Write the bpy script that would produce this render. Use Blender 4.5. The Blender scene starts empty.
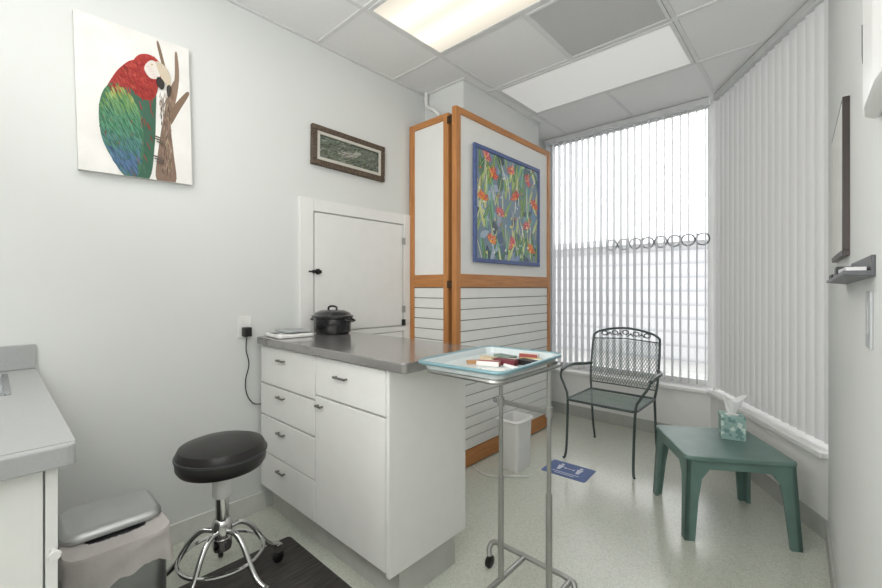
import bpy, bmesh, math, random
from mathutils import Vector, Matrix
C = bpy.context.scene.collection
R = math.radians
PI = math.pi
bpy.context.scene.view_settings.view_transform = 'Standard'
CAM = (2.283, -.838, 1.23)

# ------------------------------------------------------------ materials
def lin(c):
    c = c / 255
    return c / 12.92 if c <= .04045 else ((c + .055) / 1.055) ** 2.4
def hx(h):
    return (lin(int(h[0:2], 16)), lin(int(h[2:4], 16)), lin(int(h[4:6], 16)), 1)
def mat(name, h, rough=.6, metal=0., var=.04, scale=12., bump=0., bscale=60., h2=None, coat=0., emit=0., spec=None):
    m = bpy.data.materials.new(name); m.use_nodes = True
    nt = m.node_tree; b = nt.nodes['Principled BSDF']
    b.inputs['Roughness'].default_value = rough; b.inputs['Metallic'].default_value = metal
    b.inputs['Coat Weight'].default_value = coat
    if spec is not None: b.inputs['Specular IOR Level'].default_value = spec
    c = hx(h)
    c2 = hx(h2) if h2 else tuple(max(0, x * (1 - var * 2.2)) for x in c[:3]) + (1,)
    tc = nt.nodes.new('ShaderNodeTexCoord')
    n = nt.nodes.new('ShaderNodeTexNoise'); n.inputs['Scale'].default_value = scale; n.inputs['Detail'].default_value = 4
    nt.links.new(tc.outputs['Object'], n.inputs['Vector'])
    r = nt.nodes.new('ShaderNodeValToRGB'); r.color_ramp.elements[0].position = .35; r.color_ramp.elements[1].position = .65
    r.color_ramp.elements[0].color = c2; r.color_ramp.elements[1].color = c
    nt.links.new(n.outputs['Fac'], r.inputs['Fac']); nt.links.new(r.outputs['Color'], b.inputs['Base Color'])
    if bump:
        n2 = nt.nodes.new('ShaderNodeTexNoise'); n2.inputs['Scale'].default_value = bscale; n2.inputs['Detail'].default_value = 3
        nt.links.new(tc.outputs['Object'], n2.inputs['Vector'])
        bp = nt.nodes.new('ShaderNodeBump'); bp.inputs['Strength'].default_value = bump; bp.inputs['Distance'].default_value = .004
        nt.links.new(n2.outputs['Fac'], bp.inputs['Height']); nt.links.new(bp.outputs['Normal'], b.inputs['Normal'])
    if emit:
        nt.links.new(r.outputs['Color'], b.inputs['Emission Color']); b.inputs['Emission Strength'].default_value = emit
    return m
def speckle(name, base, d1, d2, scale=90, rough=.4):
    m = bpy.data.materials.new(name); m.use_nodes = True
    nt = m.node_tree; b = nt.nodes['Principled BSDF']; b.inputs['Roughness'].default_value = rough
    tc = nt.nodes.new('ShaderNodeTexCoord')
    v = nt.nodes.new('ShaderNodeTexVoronoi'); v.inputs['Scale'].default_value = scale
    nt.links.new(tc.outputs['Object'], v.inputs['Vector'])
    sp = nt.nodes.new('ShaderNodeSeparateColor'); nt.links.new(v.outputs['Color'], sp.inputs['Color'])
    r = nt.nodes.new('ShaderNodeValToRGB'); r.color_ramp.interpolation = 'CONSTANT'
    e = r.color_ramp.elements; e[0].position = 0; e[0].color = hx(d1); e[1].position = .16; e[1].color = hx(base)
    x = e.new(.55); x.color = tuple(c * 1.03 for c in hx(base)[:3]) + (1,); x = e.new(.84); x.color = hx(d2)
    nt.links.new(sp.outputs['Red'], r.inputs['Fac'])
    nt.links.new(r.outputs['Color'], b.inputs['Base Color'])
    return m
def wood(name, h1, h2, scale=(30, 30, 2.5), rough=.45):
    m = bpy.data.materials.new(name); m.use_nodes = True
    nt = m.node_tree; b = nt.nodes['Principled BSDF']; b.inputs['Roughness'].default_value = rough
    tc = nt.nodes.new('ShaderNodeTexCoord'); mp = nt.nodes.new('ShaderNodeMapping'); mp.inputs['Scale'].default_value = scale
    n = nt.nodes.new('ShaderNodeTexNoise'); n.inputs['Scale'].default_value = 1.5; n.inputs['Detail'].default_value = 6; n.inputs['Distortion'].default_value = .6
    nt.links.new(tc.outputs['Object'], mp.inputs['Vector']); nt.links.new(mp.outputs['Vector'], n.inputs['Vector'])
    r = nt.nodes.new('ShaderNodeValToRGB'); r.color_ramp.elements[0].position = .3; r.color_ramp.elements[1].position = .7
    r.color_ramp.elements[0].color = hx(h2); r.color_ramp.elements[1].color = hx(h1)
    nt.links.new(n.outputs['Fac'], r.inputs['Fac']); nt.links.new(r.outputs['Color'], b.inputs['Base Color'])
    return m
def emis(name, h, s, tubes=False):
    m = bpy.data.materials.new(name); m.use_nodes = True
    nt = m.node_tree; nt.nodes.remove(nt.nodes['Principled BSDF'])
    e = nt.nodes.new('ShaderNodeEmission'); e.inputs['Strength'].default_value = s
    tc = nt.nodes.new('ShaderNodeTexCoord'); c = hx(h)
    r = nt.nodes.new('ShaderNodeValToRGB')
    if tubes:
        sx = nt.nodes.new('ShaderNodeSeparateXYZ'); nt.links.new(tc.outputs['Generated'], sx.inputs['Vector'])
        r.color_ramp.elements[0].position = 0; r.color_ramp.elements[0].color = tuple(x * .50 for x in c[:3]) + (1,)
        r.color_ramp.elements[1].position = 1; r.color_ramp.elements[1].color = tuple(x * .50 for x in c[:3]) + (1,)
        for p, k in ((.18, .66), (.3, 1.), (.42, .72), (.5, .62), (.58, .72), (.7, 1.), (.82, .66)):
            q = r.color_ramp.elements.new(p); q.color = tuple(x * k for x in c[:3]) + (1,)
        nt.links.new(sx.outputs['Y'], r.inputs['Fac'])
    else:
        n = nt.nodes.new('ShaderNodeTexNoise'); n.inputs['Scale'].default_value = 18
        nt.links.new(tc.outputs['Object'], n.inputs['Vector'])
        r.color_ramp.elements[0].color = tuple(x * .86 for x in c[:3]) + (1,); r.color_ramp.elements[1].color = c
        nt.links.new(n.outputs['Fac'], r.inputs['Fac'])
    nt.links.new(r.outputs['Color'], e.inputs['Color'])
    nt.links.new(e.outputs['Emission'], nt.nodes['Material Output'].inputs['Surface'])
    return m
def translucent(name, h, t=.4, clear=0., bump=.1, bs=200, rough=.6):
    m = bpy.data.materials.new(name); m.use_nodes = True
    nt = m.node_tree; b = nt.nodes['Principled BSDF']; b.inputs['Base Color'].default_value = hx(h); b.inputs['Roughness'].default_value = rough
    tr = nt.nodes.new('ShaderNodeBsdfTranslucent'); tr.inputs['Color'].default_value = hx(h)
    tc = nt.nodes.new('ShaderNodeTexCoord'); n = nt.nodes.new('ShaderNodeTexNoise'); n.inputs['Scale'].default_value = bs
    nt.links.new(tc.outputs['Object'], n.inputs['Vector'])
    bp = nt.nodes.new('ShaderNodeBump'); bp.inputs['Strength'].default_value = bump; bp.inputs['Distance'].default_value = .001 if bs > 100 else .02
    nt.links.new(n.outputs['Fac'], bp.inputs['Height']); nt.links.new(bp.outputs['Normal'], b.inputs['Normal'])
    mx = nt.nodes.new('ShaderNodeMixShader'); mx.inputs['Fac'].default_value = t
    nt.links.new(b.outputs['BSDF'], mx.inputs[1]); nt.links.new(tr.outputs['BSDF'], mx.inputs[2])
    last = mx
    if clear:
        tp = nt.nodes.new('ShaderNodeBsdfTransparent'); m2 = nt.nodes.new('ShaderNodeMixShader'); m2.inputs['Fac'].default_value = clear
        nt.links.new(mx.outputs['Shader'], m2.inputs[1]); nt.links.new(tp.outputs['BSDF'], m2.inputs[2]); last = m2
    nt.links.new(last.outputs['Shader'], nt.nodes['Material Output'].inputs['Surface'])
    return m
def glassy(name):
    m = bpy.data.materials.new(name); m.use_nodes = True
    nt = m.node_tree; nt.nodes.remove(nt.nodes['Principled BSDF'])
    t = nt.nodes.new('ShaderNodeBsdfTransparent'); g = nt.nodes.new('ShaderNodeBsdfGlossy'); g.inputs['Roughness'].default_value = .05
    f = nt.nodes.new('ShaderNodeFresnel'); f.inputs['IOR'].default_value = 1.3
    mx = nt.nodes.new('ShaderNodeMixShader'); nt.links.new(f.outputs['Fac'], mx.inputs['Fac'])
    nt.links.new(t.outputs['BSDF'], mx.inputs[1]); nt.links.new(g.outputs['BSDF'], mx.inputs[2])
    nt.links.new(mx.outputs['Shader'], nt.nodes['Material Output'].inputs['Surface'])
    return m
def painted(name, rough=.55):
    m = bpy.data.materials.new(name); m.use_nodes = True
    nt = m.node_tree; b = nt.nodes['Principled BSDF']; b.inputs['Roughness'].default_value = rough
    a = nt.nodes.new('ShaderNodeVertexColor'); a.layer_name = 'Col'
    tc = nt.nodes.new('ShaderNodeTexCoord'); n = nt.nodes.new('ShaderNodeTexNoise'); n.inputs['Scale'].default_value = 9; n.inputs['Detail'].default_value = 3
    nt.links.new(tc.outputs['Object'], n.inputs['Vector'])
    mr = nt.nodes.new('ShaderNodeMapRange'); mr.inputs['From Min'].default_value = .3; mr.inputs['From Max'].default_value = .7
    mr.inputs['To Min'].default_value = .93; mr.inputs['To Max'].default_value = 1.04
    nt.links.new(n.outputs['Fac'], mr.inputs['Value'])
    vm = nt.nodes.new('ShaderNodeVectorMath'); vm.operation = 'SCALE'
    nt.links.new(a.outputs['Color'], vm.inputs[0]); nt.links.new(mr.outputs['Result'], vm.inputs['Scale'])
    nt.links.new(vm.outputs['Vector'], b.inputs['Base Color'])
    return m

M = {
 'wall': mat('wall_paint', 'DCDEDC', .75, var=.01, scale=2, bump=.08, bscale=180),
 'trimw': mat('white_trim', 'EAEAE8', .5, var=.01),
 'tile': mat('ceiling_tile', 'ECECEB', .9, var=.03, scale=180, bump=.2, bscale=260),
 'tbar': mat('tbar', 'DEDEDD', .5, var=.02),
 'floor': speckle('speckled_floor', 'CACDC2', 'BDC0B3', 'D4D7CC', 220, .2),
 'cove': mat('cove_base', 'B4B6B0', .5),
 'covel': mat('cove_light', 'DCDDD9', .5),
 'covet': mat('cove_toe', 'C4C4BF', .5),
 'lam': mat('white_laminate', 'EDEDEA', .3, var=.01),
 'gap': mat('shadow_gap', '8C8C8A', .8),
 'top': mat('steel_grey_top', 'ACAAA8', .15, metal=.7, var=.04, scale=6),
 'topl': mat('grey_laminate_top', 'A7A9A9', .4, var=.02, scale=120),
 'steel': mat('steel', 'BDBFC0', .26, metal=1, var=.04, scale=8),
 'steelm': mat('steel_matte', 'BEC0C0', .38, metal=.85, var=.03, scale=8),
 'steeld': mat('steel_body', '8F9192', .3, metal=.9, var=.03, scale=8),
 'chrome': mat('chrome', 'D8D8D8', .1, metal=1, var=.02),
 'satin': mat('satin_metal', 'B2B2AF', .35, metal=.85, var=.05),
 'nickel': mat('nickel_pull', '888784', .25, metal=.85, var=.05),
 'blackv': mat('black_vinyl', '1F1D1D', .34, var=.1, bump=.12, bscale=90),
 'black': mat('black_plastic', '161616', .4),
 'enamel': mat('black_enamel', '202124', .22, h2='101114', scale=200, coat=.4),
 'wood': wood('orange_wood', 'C4874E', 'AD723F'),
 'woodh': wood('orange_wood_horizontal', 'C4874E', 'AD723F', (3, 3, 40)),
 'panel': mat('panel_board', 'E8E8E5', .6, var=.01),
 'green': mat('teal_green_plastic', '66827B', .4, var=.05),
 'iron': mat('dark_green_iron', '465250', .4, var=.1),
 'mesh': mat('grey_green_mesh', '76847F', .5, var=.08),
 'meshs': mat('grey_green_seat_mesh', '9AA7A4', .5, var=.08),
 'blind': translucent('blind_vane', 'CCCED0', .19, .09),
 'blind2': translucent('blind_vane_closed', 'DADADA', .10),
 'glass': glassy('glass'),
 'paint': painted('painted_print'),
 'blueframe': mat('blue_frame', '55689A', .5, var=.12, scale=40),
 'rustic': wood('rustic_grey_wood', '6C5D4E', '3C3128', (3, 60, 60), .7),
 'darkwood': wood('dark_wood', '33241F', '1E1614', (40, 40, 3), .4),
 'mat': wood('mat_surface', '504C4A', '2E2C2C', (60, 6, 10), .6),
 'traym': mat('pale_tray', 'CBD3D4', .25, var=.02),
 'traye': mat('tray_edge', '7FA2AA', .3, metal=.2, var=.05),
 'lit': emis('lit_diffuser', 'FFF6E4', 1.7, True),
 'fill_rear': emis('added_fill_diffuser_rear', 'FFFCF7', 3.2),
 'fill_far_rear': emis('added_fill_diffuser_far_rear', 'FFFCF7', 8),
 'unlit': mat('unlit_diffuser_added_glow', 'F0F0EE', .5, var=.02, scale=5, bump=.1, bscale=120, emit=.24),  # panel is switched off; weak emission added to make it look bright
 'vent': mat('grey_vent', 'C6C6C5', .6, var=.05, scale=200),
 'white': mat('white_plastic', 'EAEAE8', .35, var=.01),
 'greyp': mat('grey_plastic', '8B8E8F', .5),
 'switchp': mat('switch_grey', 'ADB0B1', .5, var=.01),
 'ringp': mat('ring_plastic', '6F7377', .5),
 'ltgrey': mat('light_grey_plastic', 'CFD0D0', .5),
 'midgrey': mat('mid_grey_plastic', 'A7ABAD', .4),
 'darkgrey': mat('dark_grey_metal', '4A4B4E', .35, metal=.5),
 'bag': translucent('bag_plastic', 'F3ECEA', .35, .22, .35, 22, .3),
 'tissue': translucent('tissue_paper', 'F6F6F6', .3),
 'hinge': mat('dark_bronze', '4C3B2C', .4, metal=.8),
 'tbox': speckle('tissue_box_print', '93B0AA', '6F928D', 'C9D8D0', 60, .5),
}
def siding():
    m = bpy.data.materials.new('siding'); m.use_nodes = True; nt = m.node_tree; b = nt.nodes['Principled BSDF']; b.inputs['Roughness'].default_value = .8
    tc = nt.nodes.new('ShaderNodeTexCoord'); w = nt.nodes.new('ShaderNodeTexWave'); w.bands_direction = 'Z'; w.wave_profile = 'SAW'; w.inputs['Scale'].default_value = 1.2
    nt.links.new(tc.outputs['Object'], w.inputs['Vector'])
    r = nt.nodes.new('ShaderNodeValToRGB'); r.color_ramp.elements[0].color = hx('8C8E91'); r.color_ramp.elements[1].color = hx('ABACAD'); r.color_ramp.elements[1].position = .3
    nt.links.new(w.outputs['Fac'], r.inputs['Fac']); nt.links.new(r.outputs['Color'], b.inputs['Base Color']); return m
M['siding'] = siding()
M['asphalt'] = mat('pavement', 'A0A09E', .9, var=.08, scale=3)

# ------------------------------------------------------------ mesh builder
class MB:
    def __init__(s): s.bm = bmesh.new()
    def face(s, pts, mi=0):
        f = s.bm.faces.new([s.bm.verts.new(p) for p in pts]); f.material_index = mi; return f
    def hexa(s, b, t, mi=0):
        vb = [s.bm.verts.new(p) for p in b]; vt = [s.bm.verts.new(p) for p in t]; n = len(vb)
        fs = [s.bm.faces.new(vb[::-1]), s.bm.faces.new(vt)]
        for i in range(n): fs.append(s.bm.faces.new((vb[i], vb[(i + 1) % n], vt[(i + 1) % n], vt[i])))
        for f in fs: f.material_index = mi
        return s
    def box(s, x0, x1, y0, y1, z0, z1, mi=0):
        return s.hexa([(x0, y0, z0), (x1, y0, z0), (x1, y1, z0), (x0, y1, z0)], [(x0, y0, z1), (x1, y0, z1), (x1, y1, z1), (x0, y1, z1)], mi)
    def prism(s, pts, z0, z1, mi=0):
        return s.hexa([(x, y, z0) for x, y in pts], [(x, y, z1) for x, y in pts], mi)
    def rrect(s, x0, x1, y0, y1, z0, z1, r=.02, n=5, mi=0):
        return s.prism(rr(x0, x1, y0, y1, r, n), z0, z1, mi)
    def tube(s, path, r, seg=8, closed=False, mi=0):
        P = [Vector(p) for p in path]; n = len(P); rs = r if isinstance(r, (list, tuple)) else [r] * n
        rings = []; prev = None
        for i in range(n):
            if closed: t = P[(i + 1) % n] - P[i - 1]
            else: t = P[min(i + 1, n - 1)] - P[max(i - 1, 0)]
            t.normalize()
            if prev is None:
                a = Vector((0, 0, 1)) if abs(t.z) < .9 else Vector((1, 0, 0)); nn = t.cross(a).normalized()
            else:
                nn = (prev - t * prev.dot(t)).normalized()
            prev = nn; bb = t.cross(nn)
            rings.append([s.bm.verts.new(P[i] + (nn * math.cos(2 * PI * k / seg) + bb * math.sin(2 * PI * k / seg)) * rs[i]) for k in range(seg)])
        for i in range(n if closed else n - 1):
            a = rings[i]; b = rings[(i + 1) % n]
            for k in range(seg): s.bm.faces.new((a[k], a[(k + 1) % seg], b[(k + 1) % seg], b[k])).material_index = mi
        if not closed:
            s.bm.faces.new(rings[0][::-1]); s.bm.faces.new(rings[-1])
        return s
    def lathe(s, prof, cx=0, cy=0, seg=32, sx=1, sy=1, mi=0):
        rings = []
        for r, z in prof:
            if r < 1e-5: rings.append([s.bm.verts.new((cx, cy, z))])
            else: rings.append([s.bm.verts.new((cx + r * sx * math.cos(2 * PI * k / seg), cy + r * sy * math.sin(2 * PI * k / seg), z)) for k in range(seg)])
        for a, b in zip(rings, rings[1:]):
            for k in range(seg):
                q = [a[k % len(a)], a[(k + 1) % len(a)], b[(k + 1) % len(b)], b[k % len(b)]]
                u = []
                for v in q:
                    if v not in u: u.append(v)
                if len(u) > 2: s.bm.faces.new(u).material_index = mi
        for rg, rev in ((rings[0], 1), (rings[-1], 0)):
            if len(rg) > 2: s.bm.faces.new(rg[::-1] if rev else rg).material_index = mi
        return s
    def wheel(s, c, r, w, ax='y', seg=16):
        c = Vector(c); d = {'x': Vector((1, 0, 0)), 'y': Vector((0, 1, 0))}[ax] if isinstance(ax, str) else Vector(ax).normalized()
        return s.tube([c - d * w / 2, c - d * w * .3, c + d * w * .3, c + d * w / 2], [r * .8, r, r, r * .8], seg)
def rr(x0, x1, y0, y1, r, n=5):
    o = []
    for cx, cy, a0 in ((x1 - r, y0 + r, -90), (x1 - r, y1 - r, 0), (x0 + r, y1 - r, 90), (x0 + r, y0 + r, 180)):
        for k in range(n + 1):
            a = R(a0 + 90 * k / n); o.append((cx + r * math.cos(a), cy + r * math.sin(a)))
    return o
def spl(pts, n=6, closed=False):
    P = [Vector(p) for p in pts]; N = len(P); out = []
    for i in range(N if closed else N - 1):
        if closed: p0, p1, p2, p3 = P[i - 1], P[i], P[(i + 1) % N], P[(i + 2) % N]
        else: p0, p1, p2, p3 = P[max(i - 1, 0)], P[i], P[i + 1], P[min(i + 2, N - 1)]
        for k in range(n):
            t = k / n
            out.append(.5 * ((2 * p1) + (p2 - p0) * t + (2 * p0 - 5 * p1 + 4 * p2 - p3) * t * t + (3 * p1 - p0 - 3 * p2 + p3) * t ** 3))
    if not closed: out.append(P[-1])
    return out

LOCAL = set()
def woff(o):
    v = Vector((0, 0, 0))
    while o is not None:
        if o.name in LOCAL: return Vector((0, 0, 0))
        v += o.location; o = o.parent
    return v
def fin(name, mb, m, parent=None, bevel=0., smooth=False, label=None, cat=None, group=None, kind=None, keep=False):
    me = bpy.data.meshes.new(name)
    bmesh.ops.recalc_face_normals(mb.bm, faces=mb.bm.faces)
    mb.bm.to_mesh(me); mb.bm.free()
    for x in (m if isinstance(m, (list, tuple)) else [m]): me.materials.append(x)
    o = bpy.data.objects.new(name, me); C.objects.link(o)
    if parent is not None:
        off = woff(parent); o.parent = parent
        if off.length: me.transform(Matrix.Translation(-off))
    elif not keep:
        vs = [v.co for v in me.vertices]
        c = Vector(((min(v.x for v in vs) + max(v.x for v in vs)) / 2, (min(v.y for v in vs) + max(v.y for v in vs)) / 2, min(v.z for v in vs)))
        me.transform(Matrix.Translation(-c)); o.location = c
    if smooth:
        me.shade_smooth(); me.set_sharp_from_angle(angle=R(42))
    if bevel:
        b = o.modifiers.new('bevel', 'BEVEL'); b.width = bevel; b.segments = 2; b.limit_method = 'ANGLE'; b.angle_limit = R(40)
    if label: o['label'] = label
    if cat: o['category'] = cat
    if group: o['group'] = group
    if kind: o['kind'] = kind
    return o
def thing(name, label, cat, loc, rot=None, group=None, kind=None):
    o = bpy.data.objects.new(name, None); C.objects.link(o); o.location = loc; o.empty_display_size = .1
    if rot is not None: o.rotation_euler = rot; LOCAL.add(o.name)
    if label: o['label'] = label
    if cat: o['category'] = cat
    if group: o['group'] = group
    if kind: o['kind'] = kind
    return o
def B(*a): return MB().box(*a)

# ------------------------------------------------------------ room shell
H = 2.74
nR = (.85, .527); dR = (.527, -.85)
CB = (1.66, 2.96); CE = (2.318, 1.898)
fin('floor', MB().prism([(-.1, -3.1), (2.6, -3.1), (2.45, 1.95), (1.73, 3.09), (-.1, 3.09)], -.1, 0), M['floor'], kind='structure', keep=True)
fin('ceiling', MB().prism([(-.1, -3.1), (2.6, -3.1), (2.45, 1.97), (1.74, 3.13), (-.1, 3.13)], H, H + .1), M['tile'], kind='structure', keep=True)
fin('wall_left', B(-.1, 0, -3.1, 1.467, 0, H), M['wall'], kind='structure', keep=True)
fin('wall_back', MB().prism([(-.1, 1.467), (.39, 1.467), (.39, 2.56), (.20, 2.56), (.20, 3.12), (-.1, 3.12)], 0, H), M['wall'], kind='structure', keep=True)
fin('wall_behind', B(0, 2.466, -3.1, -3.0, 0, H), M['wall'], kind='structure', keep=True)
def rwp(x, y=0):
    a = R(-88.29); return (CE[0] + x * math.cos(a) - y * math.sin(a), CE[1] + x * math.sin(a) + y * math.cos(a))
fin('wall_right', MB().prism([rwp(0), rwp(4.93), rwp(4.93, .1), rwp(0, .13)], 0, H), M['wall'], kind='structure', keep=True)
g = MB()
w = .012
def gx(y, x0, x1): g.box(x0, x1, y - w, y + w, H - .0065, H + .001)
def gy(x, y0, y1): g.box(x - w, x + w, y0, y1, H - .005, H + .001)
for y, x1 in ((-2.53, 2.44), (-1.92, 2.42), (-1.31, 2.4), (-.70, 2.38), (-.09, 2.36), (.52, 2.34), (1.13, 2.33), (1.74, 2.31), (2.35, 2.03)): gx(y, .39 if y > 1.46 else 0, x1)
gy(.47, -2.99, 2.93); gy(1.69, -2.99, 2.88)
for y0, y1 in ((-2.53, -1.92), (-1.31, -.70), (-.09, .52), (1.13, 1.74), (2.35, 2.94)): gy(1.08, y0, y1)
g.box(0, .02, -3, 1.467, H - .008, H + .001); g.box(.02, .41, 1.447, 1.467, H - .008, H + .001); g.box(.39, .41, 1.467, 2.56, H - .008, H + .001)
g.prism([rwp(0, -.02), rwp(4.9, -.02), rwp(4.9), rwp(0)], H - .008, H + .001)
fin('trim_1', g, M['tbar'], kind='structure', keep=True)
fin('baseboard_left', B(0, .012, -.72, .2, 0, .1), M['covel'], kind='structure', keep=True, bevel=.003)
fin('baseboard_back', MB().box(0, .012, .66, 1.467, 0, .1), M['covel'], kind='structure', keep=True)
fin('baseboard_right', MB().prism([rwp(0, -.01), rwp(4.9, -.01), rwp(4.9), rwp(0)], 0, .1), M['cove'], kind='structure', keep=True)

def bay(idx, org, rot, L, ang, bm_, label, pit, rj):
    root = thing('window_%d' % idx, None, None, (org[0], org[1], 0), (0, 0, rot), kind='structure')
    fin('apron_wall', B(0, L, 0, .16, 0, .40), M['trimw'], root)
    fin('sill', B(-.0, L, -.035, .16, .40, .43), M['trimw'], root, bevel=.006)
    f = MB()
    for x in (0, L - .04): f.box(x, x + .04, .125, .15, .43, H)
    f.box(.04, L - .04, .125, .15, .43, .48); f.box(.04, L - .04, .125, .15, H - .05, H)
    fin('window_frame', f, M['trimw'], root)
    fin('pane', B(.02, L - .02, .136, .139, .46, H - .03), M['glass'], root)
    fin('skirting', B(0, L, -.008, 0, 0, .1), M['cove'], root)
    bl = thing('vertical_blind', label, 'blind', (org[0], org[1], .45), (0, 0, rot))
    fin('headrail', B(.01, L - .01, .015, .065, 2.235, 2.285), M['ltgrey'], bl, bevel=.004)
    s = MB(); n = int(L / pit); pitch = (L - .02) / n
    for i in range(n):
        cx = .01 + pitch * (i + .5); cy = .045
        a = ang + R(random.uniform(-rj, rj)); cs = []
        for k in range(5):
            u = (k / 4 - .5) * .087; c = .005 * (1 - (2 * u / .087) ** 2)
            cs.append((cx + u * math.cos(a) - c * math.sin(a), cy + (u * math.sin(a) + c * math.cos(a))))
        for k in range(4):
            s.face([(*cs[k], .0), (*cs[k + 1], .0), (*cs[k + 1], 2.235), (*cs[k], 2.235)])
    bmesh.ops.remove_doubles(s.bm, verts=s.bm.verts, dist=1e-5)
    fin('vanes', s, bm_, bl, smooth=True)
random.seed(4)
bay(1, (.21, 2.96), 0, 1.45, R(92), M['blind'], 'open vertical blind over the bright window behind the metal armchair', .060, 2)
bay(2, CB, math.atan2(-.85, .527), 1.249, R(11), M['blind2'], 'closed grey-white vertical blind beside the green side table', .066, .7)
fin('trim_2', MB().prism([(1.655, 3.09), (1.70, 3.05), (1.78, 3.10), (1.70, 3.13)], 0, H), M['trimw'], kind='structure', keep=True)

# outside
fin('ground', B(-12, 16, 3.15, 20, -.35, -.15), M['asphalt'], kind='structure', keep=True)
t = thing('building', 'pale building with horizontal siding outside beyond the open blind', 'building', (-1, 9, -.15))
fin('wall', B(-7, 4.5, 8, 10, -.15, 2.1), M['siding'], t)
fin('roof', B(-7.2, 4.7, 7.8, 10.2, 2.1, 2.22), M['ltgrey'], t)
t = thing('ring_ornament', 'row of dark linked rings hanging across the window behind the open blind', 'window ornament', (1.25, 3.075, 1.6))
for i in range(8):
    c = (.86 + i * .104, 3.074, 1.63)
    fin('ring', MB().tube([(c[0] + .048 * math.cos(a * PI / 10), c[1], c[2] + .048 * math.sin(a * PI / 10)) for a in range(20)], .0055, 6, True), M['ringp'], t, smooth=True)

# ------------------------------------------------------------ ceiling lights / vent
def clight(x0, x1, y0, y1, m, label):
    t = thing('ceiling_light', label, 'ceiling light', ((x0 + x1) / 2, (y0 + y1) / 2, H - .012), group=None)
    f = MB(); e = .022; z0, z1 = H - .012, H
    x0 += .003; y0 += .003; x1 -= .003; y1 -= .003
    f.box(x0, x1, y0, y0 + e, z0, z1).box(x0, x1, y1 - e, y1, z0, z1).box(x0, x0 + e, y0 + e, y1 - e, z0, z1).box(x1 - e, x1, y0 + e, y1 - e, z0, z1)
    fin('frame', f, M['tbar'], t)
    fin('diffuser', B(x0 + e, x1 - e, y0 + e, y1 - e, H - .008, H - .003), m, t)
clight(.48, 1.68, .53, 1.12, M['lit'], 'lit fluorescent ceiling panel nearest the left wall, at the top edge')
clight(.48, 1.68, 1.75, 2.34, M['unlit'], 'unlit white ceiling light panel in front of the window, with a faint added glow')
clight(.48, 1.68, -.69, -.10, M['fill_rear'], 'added glowing fill panel on the ceiling above the stool, out of view')  # unseen panel added as fill light for the room
clight(.48, 1.68, -1.91, -1.32, M['fill_far_rear'], 'added glowing fill panel on the ceiling over the sink counter, out of view')  # stronger added panel, out of view, lights the room from the rear
t = thing('ceiling_vent', 'square grey perforated air vent panel set in the ceiling', 'vent', (1.385, 1.435, H - .01))
v = MB(); v.box(1.095, 1.675, 1.145, 1.725, H - .006, H - .001)
fin('grille', v, M['vent'], t)
f = MB(); f.box(1.094, 1.676, 1.144, 1.16, H - .012, H).box(1.094, 1.676, 1.71, 1.726, H - .012, H).box(1.094, 1.11, 1.16, 1.71, H - .012, H).box(1.66, 1.676, 1.16, 1.71, H - .012, H)
fin('frame', f, M['tbar'], t)

# ------------------------------------------------------------ pictures
def flat(name, W, Hh, polys, parent, fr, off=0.):
    bm = bmesh.new(); cols = []
    for i, (pts, h) in enumerate(polys):
        pts = [(min(1, max(0, p[0])), min(1, max(0, p[1]))) for p in pts]
        try: f = bm.faces.new([bm.verts.new(fr(p[0] * W, p[1] * Hh, off + i * 5e-6)) for p in pts])
        except Exception: continue
        cols.append(hx(h))
    me = bpy.data.meshes.new(name); bm.to_mesh(me); bm.free()
    ca = me.color_attributes.new('Col', 'FLOAT_COLOR', 'CORNER')
    for p, c in zip(me.polygons, cols):
        for li in p.loop_indices: ca.data[li].color = c
    me.materials.append(M['paint'])
    o = bpy.data.objects.new(name, me); C.objects.link(o); o.parent = parent
    return o
def blob(pts, n=5): return [(p.x, p.y) for p in spl([(a, b, 0) for a, b in pts], n, True)]
def stroke(x, y, l, w, a, asp=1.):
    c, s = math.cos(a), math.sin(a); o = []
    for k in range(10):
        t = 2 * PI * k / 10; px = l * math.cos(t); py = w * math.sin(t) * (1 - .35 * math.cos(t))
        o.append((x + (px * c - py * s), y + (px * s + py * c) * asp))
    return o
def jit(h, d=18):
    k = random.randint(-d, d); v = [min(255, max(0, int(h[i:i + 2], 16) + k + random.randint(-6, 6))) for i in (0, 2, 4)]
    return '%02X%02X%02X' % tuple(v)
def inside(x, y, poly):
    r = False; n = len(poly)
    for i in range(n):
        (x1, y1), (x2, y2) = poly[i], poly[i - 1]
        if (y1 > y) != (y2 > y) and x < (x2 - x1) * (y - y1) / (y2 - y1) + x1: r = not r
    return r
frX = lambda x, y, d: (d, x, y)
random.seed(11)
W_, H_ = .42, .655
t = thing('canvas_picture', 'unframed canvas print of a red and green macaw clinging to a branch', 'picture', (0, -.595, 1.722), (R(1.5), 0, 0))
fin('canvas', B(0, .03, 0, W_, 0, H_), mat('canvas_white', 'D6D5D1', .7, var=.01), t, bevel=.002)
P = [([(0, 0), (1, 0), (1, 1), (0, 1)], 'E9E7E3')]
br = '7D6653'
P.append((blob([(.65, .0), (.83, 0), (.82, .2), (.80, .40), (.83, .58), (.89, .72), (.85, .74), (.78, .62), (.73, .45), (.67, .2)]), '80695A'))
P.append((blob([(.79, .40), (.90, .54), (.99, .66), (.97, .68), (.88, .60), (.77, .48)]), br))
P.append((blob([(.84, .55), (.895, .75), (.885, .93), (.86, .93), (.85, .75), (.80, .6)]), '8A7361'))
P.append((blob([(.69, .95), (.715, .96), (.79, .74), (.84, .62), (.81, .60), (.765, .72)]), br))
for i in range(200):
    a = random.random(); P.append((stroke(.75 + random.uniform(-.05, .05), .04 + a * .58, .035, .003, R(84 + random.uniform(-8, 8)), .64), jit(random.choice(['96806C', '6C5646', 'A8937F', '54443A']), 7)))
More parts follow.
